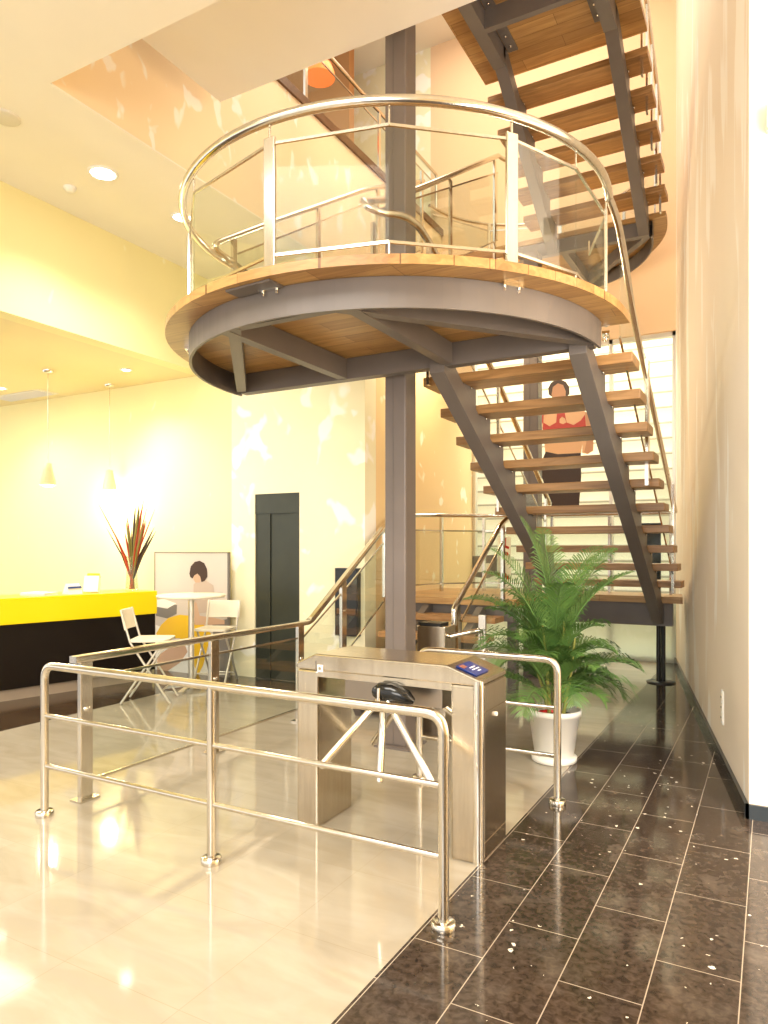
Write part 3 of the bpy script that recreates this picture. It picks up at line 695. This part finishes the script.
for i in range(30):
    az = i*2.399 + .3
    ring = i/30
    lift = 1.5 - .75*ring + random.uniform(-.1, .1); ln = random.uniform(.66, .84)*(1 - .2*ring)
    base = pc + Vector((.07*math.cos(az), .07*math.sin(az), .42 + .38*(1-ring)*random.uniform(.6, 1)))
    specs.append((base, az, ln, lift, random.uniform(1.2, 1.9) + .5*ring, random.choice(('leaf', 'leaf', 'leaf_light'))))
specs = [(b_, a_, l_*(.62 if math.cos(a_ - right) > .1 and li_ < 1.36 else 1), li_, d_, m_) for b_, a_, l_, li_, d_, m_ in specs]
for s_ in specs: frond(*s_[:5], s_[5], leaf=.21)
for da, ln_, li_, dr_ in ((.2, 1.0, 1.42, .9), (-1.2, 1.05, 1.40, 1.0), (1.6, 1.12, 1.45, .7), (2.6, 1.02, 1.38, .9), (3.6, .95, 1.3, 1.2), (-.5, .92, 1.3, 1.1)):
    frond(pc + Vector((.03*math.cos(da), .03*math.sin(da), .72)), right+da, ln_, li_, dr_, 'leaf_light', leaf=.22)
frond(pc + Vector((.02, 0, .75)), right+PI*.95, 1.12, 1.50, .5, 'leaf_light'); frond(pc + Vector((.0, .03, .72)), right+.4, 1.05, 1.28, .8, 'leaf_light')
frond(pc + Vector((-.05, -.02, .7)), right+PI-.3, .85, 1.2, 1.5, 'leaf'); frond(pc + Vector((-.1, .02, .5)), right+PI, .8, .6, 2.8, 'leaf')
frond(pc + Vector((-.1, -.03, .4)), right+PI+.25, .62, .5, 3.2, 'leaf_light'); frond(pc + Vector((.08, .0, .5)), right+.1, .55, .7, 2.3, 'leaf')
frond(pc + Vector((.08, .04, .5)), right-.2, .62, 1.0, 1.8, 'leaf')

# ---------------------------------------------------------------- reception counter and things on it
ca, cb = Vector((-6.58, 6.22)), Vector((-7.45, 2.4)); dv = (cb-ca).normalized(); nv = Vector((dv.y, -dv.x))
if nv.x > 0: nv = -nv                        # towards the staff side
def quad(a0, a1, w0, w1): return [tuple(ca + dv*a0 + nv*w0), tuple(ca + dv*a1 + nv*w0), tuple(ca + dv*a1 + nv*w1), tuple(ca + dv*a0 + nv*w1)]
LC = (cb-ca).length
t = thing('reception_counter', 'long black reception counter with a thick yellow top', 'counter', (*((ca+cb)/2), 0))
MB().prism(quad(0, LC, 0, .62), 2, .80, 1.077).build('worktop', 'counter_yellow', t, .006)
MB().prism(quad(.01, LC, .03, .58), 2, .12, .80).build('front_panel', 'counter_black', t)
MB().prism(quad(.03, LC, .06, .55), 2, 0, .12).build('plinth', 'plinth', t)
def onctr(a, w, z=1.078): v = ca + dv*a + nv*w; return Vector((v.x, v.y, z))
v = onctr(.20, .24)
t = thing('reed_vase', 'glass vase of tall red and dark dried reeds on the counter end', 'vase', v)
MB().lathe(v, [(.0, 0), (.075, 0), (.078, .02), (.062, .25), (.085, .42), (.08, .42), (.057, .25), (.07, .03), (0, .02)], 28).build('vessel', 'vase_glass', t)
random.seed(5)
for i in range(26):
    a = random.uniform(0, 2*PI); sp = random.uniform(.05, .32); h = random.uniform(.72, 1.15)
    if i == 0: a, sp, h = right+PI, .42, 1.08
    e = v + Vector((sp*math.cos(a), sp*math.sin(a), h)); b = v + Vector((-.03*math.cos(a), -.03*math.sin(a), .02)); mid = b.lerp(e, .55) - Vector((sp*.12*math.cos(a), sp*.12*math.sin(a), 0))
    w_ = .026 if i % 3 else .014
    MB().tube([b, b.lerp(mid, .5), mid, mid.lerp(e, .6), e], [.006, w_*.55, w_*.7, w_*.45, .001], 5).build('reed', ('reed_red', 'reed_olive', 'reed_red', 'reed_dark')[i % 4], t)
def paper(a, w, sx, sy, h, rz, n, label, name, cat, m='white'):
    o_ = onctr(a, w); mb = MB()
    for i in range(n): mb.obox((o_.x + .004*math.sin(i*3), o_.y + .004*math.cos(i*5), o_.z + h*(i+.5)/n), (sx, sy, h/n*.9), rz + .05*math.sin(i*2))
    return tag(mb.build(name, m), label, cat)
paper(1.32, .2, .30, .22, .035, .3, 6, 'low stack of white papers on the yellow counter', 'paper_stack', 'papers')
o_ = onctr(.72, .2)
t = thing('brochure_holder', 'white leaning brochure holder on the counter beside the vase', 'brochure holder', o_)
MB().obox(o_ + Vector((0, 0, .10)), (.17, .06, .19), .5, rx=-.25).build('holder', 'white', t)
MB().obox(o_ + Vector((0, .02, .20)), (.14, .02, .05), .5, rx=-.25).build('brochure', 'print_yellow', t)
o_ = onctr(.95, .14)
t = thing('desk_calendar', 'small white desk calendar with a blue stripe on the counter', 'calendar', o_)
MB().prism([(o_.x-.10, o_.z), (o_.x+.02, o_.z), (o_.x-.04, o_.z+.12)], 1, o_.y-.09, o_.y+.09).build('stand', 'white', t)
MB().obox(o_ + Vector((.0, 0, .075)), (.012, .17, .02), 0, ry=-.46).build('blue_stripe', 'blue', t)
o_ = onctr(2.45, .35)
t = thing('desk_phone', 'dark desk telephone at the left end of the counter', 'telephone', o_)
MB().prism([(o_.y-.1, o_.z), (o_.y+.1, o_.z), (o_.y+.1, o_.z+.09), (o_.y-.1, o_.z+.04)], 0, o_.x-.09, o_.x+.09).build('base', 'print_grey', t)
MB().tube([(o_.x-.05, o_.y-.1, o_.z+.085), (o_.x-.05, o_.y+.1, o_.z+.11)], .02, 10).build('handset', 'black', t)

# ---------------------------------------------------------------- bar table and folding chairs
tc_ = Vector((-5.74, 5.93, 0))
t = thing('bar_table', 'round white bar table on a single steel pole', 'table', tc_)
MB().lathe(tc_, [(0, 1.045), (.37, 1.045), (.38, 1.055), (.38, 1.07), (.37, 1.075), (0, 1.075)], 48).build('tabletop', 'cream_plastic', t)
MB().tube([tc_ + Vector((0, 0, .04)), tc_ + Vector((0, 0, 1.045))], .032, 16).build('pole', 'frame_metal', t)
for k in range(4):
    a = k*PI/2 + .35
    MB().tube([tc_ + Vector((.02*math.cos(a), .02*math.sin(a), .06)), tc_ + Vector((.30*math.cos(a), .30*math.sin(a), .02))], 0, rect=(.05, .03), up=(0, 0, 1)).build('foot', 'frame_metal', t)
def chair(loc, rz, label):
    t = thing('folding_bar_chair', label, 'chair', loc, 'folding bar chairs', rz)
    bpy.context.view_layer.update()
    Rm = Matrix.Translation(loc) @ Matrix.Rotation(rz, 4, 'Z')
    T = lambda x, y, z: Rm @ Vector((x, y, z))
    # local: x = across, y = forward
    for s_ in (-1, 1):
        MB().tube([T(.19*s_, -.25, .97), T(.19*s_, -.16, .64), T(.19*s_, .24, .01)], .012, 10).build('back_leg', 'frame_metal', t)
        MB().tube([T(.165*s_, .16, .63), T(.165*s_, -.26, .01)], .012, 10).build('front_leg', 'frame_metal', t)
    MB().tube([T(-.165, -.20, .10), T(.165, -.20, .10)], .009, 8).build('stretcher', 'frame_metal', t)
    MB().tube([T(-.19, .16, .14), T(.19, .16, .14)], .009, 8).build('stretcher', 'frame_metal', t)
    st_ = MB(); vs = []
    pl = [(-.19, -.17), (.19, -.17), (.20, .0), (.19, .19), (.15, .22), (-.15, .22), (-.19, .19), (-.20, .0)]
    st_.add([T(x, y, .635) for x, y in pl] + [T(x, y, .665) for x, y in pl], [tuple(range(8))[::-1], tuple(range(8, 16))] + [(i, (i+1) % 8, 8+(i+1) % 8, 8+i) for i in range(8)])
    st_.build('seat', 'cream_plastic', t, .006)
    bk = MB(); n = 8; P = []
    for i in range(n+1):
        x = -.21 + .42*i/n; cv = -.03*(1-(x/.21)**2)
        P += [T(x, -.19+cv, .76), T(x, -.235+cv, .965), T(x, -.255+cv, .965), T(x, -.21+cv, .76)]
    fs = []
    for i in range(n):
        for k in range(4): fs.append((i*4+k, i*4+(k+1) % 4, (i+1)*4+(k+1) % 4, (i+1)*4+k))
    fs += [(3, 2, 1, 0), (n*4, n*4+1, n*4+2, n*4+3)]
    bk.add(P, fs).build('backrest', 'cream_plastic', t, .008)
chair(Vector((-5.70, 5.30, 0)), -1.0, 'cream folding bar chair left of the table, in front of the counter')
chair(Vector((-5.76, 6.36, 0)), PI+.35, 'cream folding bar chair right of the table, before the poster')

# ---------------------------------------------------------------- posters (flat prints)
def printed(q, parent, name, m, px, depth, conv):
    pts = [onq(*conv(x, y), q) for x, y in px]
    return MB().prism(pts, 1, q-depth, q-depth+.0008).build(name, m, parent)
q = 6.70
cv1 = lambda x, y: (90 + x/4.453, 490 + y/4.453)
pa, za = onq(*cv1(290, 280), q); pb, _ = onq(*cv1(612, 280), q); zb = .03
t = thing('poster_board', 'large framed photo poster of a seated woman in a yellow skirt', 'poster', ((pa+pb)/2, q, zb))
MB().box((pa, q, 0.0), (pb, q+.03, za)).build('print', 'print_bg', t)
f_ = MB(); f_.box((pa-.012, q-.004, 0), (pa, q+.034, za+.012)); f_.box((pb, q-.004, 0), (pb+.02, q+.034, za+.012)); f_.box((pa-.012, q-.004, za), (pb+.02, q+.034, za+.012))
f_.build('frame', 'print_grey', t)
for nm, m, d_, px in (
    ('printed_floor', 'print_white', .0010, [(292, 600), (400, 640), (610, 640), (610, 850), (292, 850)]),
    ('printed_shade', 'print_grey', .0018, [(545, 585), (611, 575), (611, 850), (560, 850)]),
    ('printed_shelf', 'print_grey', .0020, [(294, 520), (340, 505), (388, 512), (386, 552), (345, 572), (294, 560)]),
    ('printed_shelf', 'print_white', .0028, [(298, 490), (330, 485), (385, 505), (345, 528), (298, 520)]),
    ('printed_blouse', 'print_blouse', .0030, [(462, 420), (485, 400), (520, 405), (550, 425), (556, 470), (540, 500), (525, 545), (470, 550), (462, 500)]),
    ('printed_legs', 'print_skin', .0030, [(300, 740), (370, 690), (420, 680), (435, 720), (400, 770), (340, 810), (300, 800)]),
    ('printed_skirt', 'print_yellow', .0040, [(295, 640), (318, 600), (350, 570), (400, 555), (450, 560), (500, 590), (540, 640), (525, 700), (505, 780), (480, 830), (465, 780), (440, 690), (400, 660), (350, 662), (310, 662)]),
    ('printed_arm', 'print_skin', .0050, [(455, 500), (475, 500), (490, 560), (560, 570), (600, 580), (600, 598), (540, 600), (470, 600), (440, 575)]),
    ('printed_face', 'print_skin', .0050, [(456, 375), (470, 360), (492, 365), (498, 392), (490, 412), (470, 412), (462, 398)]),
    ('printed_hair', 'print_hair', .0058, [(444, 372), (450, 340), (468, 320), (490, 315), (510, 326), (522, 352), (524, 385), (512, 405), (498, 410), (492, 385), (480, 372), (466, 380), (458, 394), (448, 388)])):
    printed(q, t, nm, m, px, d_, cv1)
# window picture: back view of a woman in a red top
q = QF + .055
cv2 = lambda x, y: (460 + x/4.8, 360 + y/4.8)
t = thing('window_picture', 'life-size window picture of a woman in a red top seen from behind', 'poster', (-2.9, q, 2.2))
for nm, m, d_, px in (
    ('printed_back', 'print_back', .0010, [(450, 165), (500, 165), (510, 215), (575, 235), (615, 255), (640, 330), (640, 430), (615, 452), (585, 445), (590, 400), (580, 450), (410, 455), (405, 400), (395, 330), (370, 300), (372, 250), (400, 235), (445, 210)]),
    ('printed_arm', 'print_shade', .0018, [(600, 250), (620, 260), (642, 330), (640, 435), (612, 452), (596, 442), (606, 400), (608, 330)]),
    ('printed_arm', 'print_red', .0020, [(364, 258), (390, 240), (402, 258), (400, 300), (385, 322), (366, 300)]),
    ('printed_top', 'print_red', .0022, [(400, 300), (430, 318), (462, 300), (466, 240), (480, 236), (500, 240), (512, 300), (545, 312), (580, 290), (600, 262), (606, 330), (590, 380), (405, 380), (397, 330)]),
    ('printed_opening', 'print_back', .0030, [(478, 285), (490, 272), (505, 282), (510, 300), (495, 308), (478, 302)]),
    ('printed_hair', 'print_hair', .0022, [(426, 165), (424, 135), (436, 110), (458, 96), (482, 94), (508, 104), (524, 128), (526, 165), (505, 180), (445, 180)]),
    ('printed_neck', 'print_shade', .0030, [(440, 165), (446, 130), (470, 112), (495, 120), (508, 150), (506, 185), (495, 215), (455, 215), (446, 185)]),
    ('printed_trousers', 'print_black', .0022, [(412, 440), (470, 452), (580, 446), (582, 560), (572, 700), (440, 700), (392, 560), (385, 500)])):
    printed(q, t, nm, m, px, d_, cv2)
# white banner with red brush marks on the left of the window
cv3 = lambda x, y: (400 + x/6.4, 500 + y/6.4)
t = thing('window_banner', 'narrow white banner with red brush marks beside the step railing', 'banner', (-3.5, q, 1.0))
printed(q, t, 'banner_sheet', 'print_white', [(625, 235), (710, 235), (710, 560), (625, 560)], .001, cv3)
for px in ([(640, 285), (660, 270), (668, 245), (680, 240), (678, 290), (700, 300), (695, 315), (660, 300)], [(636, 318), (690, 335), (696, 352), (680, 358), (650, 335)], [(622, 470), (650, 458), (680, 470), (704, 505), (690, 510), (660, 482), (630, 490)]):
    printed(q, t, 'red_mark', 'red', px, .002, cv3)
printed(q, tag(printed(q, None, 'dark_panel', 'print_grey', [(462, 360), (620, 350), (620, 480), (560, 500), (462, 490)], .0010, cv3), 'dark panel with a pale sheet on the lower left of the window', 'panel'), 'pale_sheet', 'print_white', [(505, 405), (590, 405), (565, 460), (480, 462)], .002, cv3)

# ---------------------------------------------------------------- wall and ceiling fittings
pa, za = onq(335, 568, QB-.06); pb, zb = onq(358, 637, QB-.06)
t = thing('wall_cabinet', 'small dark glass cabinet on the wall right of the lift', 'cabinet', ((pa+pb)/2, QB, zb))
MB().box((pa, QB-.06, zb), (pb, QB-.001, za)).build('case', 'black', t)
MB().box((pa+.015, QB-.066, zb+.015), (pb-.015, QB-.06, za-.015)).build('door', 'black_gloss', t)
MB().box((pa+.03, QB-.068, zb+.25), (pb-.03, QB-.066, zb+.31)).build('wood_reflection', 'oak_dark', t)  # brown strip painted on as the wood reflected in the dark glass
# socket plate on the right wall
qs = 5.80; ws = RW(qs); wa = math.atan2(d.y, d.x) - PI/2
t = thing('socket_plate', 'white vertical plate of wall sockets low on the right wall', 'socket', (ws, qs, .42))
nn = Vector((nrm.x, nrm.y)).normalized()
MB().obox((ws+nn.x*.006, qs+nn.y*.006, .42), (.012, .085, .25), wa).build('plate', 'white', t, .003)
for i in range(3): 
    so = MB().obox((ws+nn.x*.0135, qs+nn.y*.0135, .345+.075*i), (.004, .05, .05), wa).build('socket', 'cream_plastic', t)
    MB().obox((ws+nn.x*.0165, qs+nn.y*.0165, .345+.075*i), (.003, .022, .012), wa).build('pin_holes', 'black', so)
def downlight(u, v, z, r, label, watts, group='recessed ceiling lights', m='down_glow'):
    p_, q_ = onz(u, v, z)
    t = thing('ceiling_light', label, 'ceiling light', (p_, q_, z), group)
    MB().lathe((p_, q_, z), [(r+.025, 0), (r+.025, -.008), (r, -.012), (r, 0)], 28).build('trim_ring', 'white', t)
    MB().lathe((p_, q_, z), [(0, -.003), (r, -.003), (r, -.001), (0, -.001)], 28).build('lens', m, t)
    if watts:
        l = bpy.data.lights.new('downlight', 'SPOT'); l.energy = watts; l.color = (1, .93, .8); l.spot_size = 2.2; l.spot_blend = .8; l.shadow_soft_size = .08
        o = bpy.data.objects.new('downlight_lamp', l); C.objects.link(o); o.location = (p_, q_, z-.05)
    return p_, q_
downlight(103, 173, ZC, .11, 'bright round downlight in the main ceiling', 130)
downlight(182, 217, ZC, .09, 'round downlight left of the curved balustrade in the main ceiling', 60)
downlight(126, 369.5, ZS, .05, 'small downlight in the low reception ceiling near the pendants', 50)
downlight(1, 388, ZS, .06, 'small downlight at the left frame edge of the reception ceiling', 50)
p_, q_ = onz(5, 117, ZC)
t = thing('ceiling_speaker', 'round cream ceiling speaker at the left edge of the main ceiling', 'speaker', (p_, q_, ZC))
MB().lathe((p_, q_, ZC), [(.115, 0), (.115, -.01), (.1, -.016), (0, -.012)], 28).build('grille', 'grille', t)
p_, q_ = onz(70, 187.5, ZC)
t = thing('smoke_detector', 'small white smoke detector beside the bright downlight', 'smoke detector', (p_, q_, ZC))
MB().lathe((p_, q_, ZC), [(.06, 0), (.06, -.015), (.045, -.03), (.03, -.045), (0, -.045)], 24).build('housing', 'white', t)
a, b = onz(4, 396, ZS), onz(57, 397, ZS)
t = thing('ceiling_vent', 'grey slatted air vent in the low reception ceiling', 'vent', (*a, ZS))
ctr = ((a[0]+b[0])/2, min(QB-.35, (a[1]+b[1])/2))
MB().obox((*ctr, ZS-.006), (1.1, .32, .012)).build('frame', 'grille', t)
sl = MB()
for i in range(8): sl.obox((ctr[0], ctr[1]-.12+.034*i, ZS-.014), (1.02, .012, .012), rx=.5)
sl.build('slats', 'grille', t)
def pendant(u, v, z1, label):
    p_, q_ = onz(u, v, ZS); q_ = min(q_, QB-.22)
    t = thing('pendant_lamp', label, 'pendant lamp', (p_, q_, ZS), 'pendant lamps over the reception')
    MB().lathe((p_, q_, ZS), [(.065, 0), (.065, -.02), (.055, -.032), (0, -.032)], 24).build('canopy', 'chrome', t)
    MB().tube([(p_, q_, ZS-.03), (p_, q_, z1+.14)], .004, 6).build('cord', 'steel', t)
    MB().lathe((p_, q_, z1), [(.095, -.13), (.09, -.08), (.055, .06), (.04, .14), (.0, .15)], 24).build('lamp_shade', 'shade_glass', t)
    MB().lathe((p_, q_, z1), [(0, -.15), (.06, -.15), (.07, -.09), (.0, -.08)], 20).build('bulb', 'lamp_glow', t)
    l = bpy.data.lights.new('pendant', 'POINT'); l.energy = 22; l.color = (1, .9, .7); l.shadow_soft_size = .09
    o = bpy.data.objects.new('pendant_bulb', l); C.objects.link(o); o.location = (p_, q_, z1-.25)
pendant(48, 370, 2.52, 'left glowing glass pendant lamp above the reception counter')
pendant(112, 385, 2.52, 'right glowing glass pendant lamp above the reception counter')
# orange dome lamp upstairs
lp = Vector((-5.1, 7.55, 7.74))
t = thing('dome_lamp', 'glowing orange dome lamp on the upper floor', 'lamp', lp)
MB().lathe(lp, [(.20, -.10), (.195, -.03), (.16, .06), (.09, .12), (0, .14)], 28).build('lamp_shade', 'orange_glow', t)
MB().lathe(lp, [(0, -.10), (.04, -.09), (.055, -.05), (.04, .0), (0, .01)], 20).build('bulb', 'lamp_glow', t)
MB().tube([lp + Vector((0, 0, .13)), (lp.x, lp.y, ZT)], .006, 6).build('cord', 'black', t)
# small white box high on the right return wall
t = thing('wall_light', 'small cream wall light high on the bright right wall', 'wall light', (-.06, 4.69, 3.2))
MB().box((-.03, 4.62, 4.02), (.10, 4.708, 4.16)).build('housing', 'cream_plastic', t, .01)

# ---------------------------------------------------------------- lights
wd = bpy.data.worlds.new('World'); sc.world = wd; wd.use_nodes = True
bg = wd.node_tree.nodes['Background']; bg.inputs[0].default_value = (1.0, .97, .92, 1); bg.inputs[1].default_value = 1.05
def area(loc, rot, size, watts, col, sy=None):
    l = bpy.data.lights.new('area', 'AREA'); l.energy = watts; l.color = col; l.size = size
    if sy: l.shape = 'RECTANGLE'; l.size_y = sy
    o = bpy.data.objects.new('area_lamp', l); C.objects.link(o); o.location = loc; o.rotation_euler = rot
    return o
area((-2.5, .2, ZC-.08), (0, 0, 0), 3.5, 190, (1, .96, .88), 2.0)            # added general fill under the ceiling, above the camera
area((-.2, -3.2, 2.9), (math.radians(84), 0, TH), 3.2, 130, (1, .95, .87), 2.2)      # added frontal fill behind the camera, brightens the near faces
area((-9.2, 3.6, ZS-.08), (0, 0, 0), 2.5, 105, (1, .95, .82), 4.0)            # added fill for the reception, outside the frame
area((-3.2, 8.2, ZT-.1), (0, 0, 0), 3.0, 95, (1, .86, .68), 3.0)            # added warm fill at the top of the stairwell, no fixture
area((1.9, 2.2, 2.3), (math.radians(90), 0, math.radians(-12)), 2.0, 260, (1, .96, .9), 3.0)   # entrance daylight on the return wall
area((-2.0, 6.6, 9.1), (0, 0, 0), 2.0, 30, (1, .85, .66))
area((-2.6, 12.7, 7.2), (math.radians(-48), 0, 0), 4, 650, (1, .97, .9), 2)  # daylight in the street
sp = bpy.data.lights.new('wash', 'SPOT'); sp.energy = 32; sp.color = (1, .9, .6); sp.spot_size = 1.2; sp.spot_blend = .9; sp.shadow_soft_size = .1
so = bpy.data.objects.new('wall_washer', sp); C.objects.link(so); so.location = (-7.2, 6.3, 3.7); so.rotation_euler = (math.radians(12), 0, 0)
pl = bpy.data.lights.new('stair', 'POINT'); pl.energy = 70; pl.color = (1, .85, .6); pl.shadow_soft_size = .2
po = bpy.data.objects.new('side_wall_fill', pl); C.objects.link(po); po.location = (-3.3, 8.3, 4.3)  # added fill that brightens the orange side wall, no fixture there

# ---------------------------------------------------------------- camera and look
cam = bpy.data.cameras.new('Camera'); co = bpy.data.objects.new('Camera', cam); C.objects.link(co); sc.camera = co
co.location = (0, 0, EYE); co.rotation_euler = (PI/2, 0, TH)
cam.sensor_width = 36; cam.lens = F*36/1024; cam.shift_y = (VH-512)/1024; cam.clip_start = .05
sc.view_settings.view_transform = 'Standard'; sc.view_settings.look = 'None'; sc.view_settings.exposure = .68; sc.view_settings.gamma = 1.0
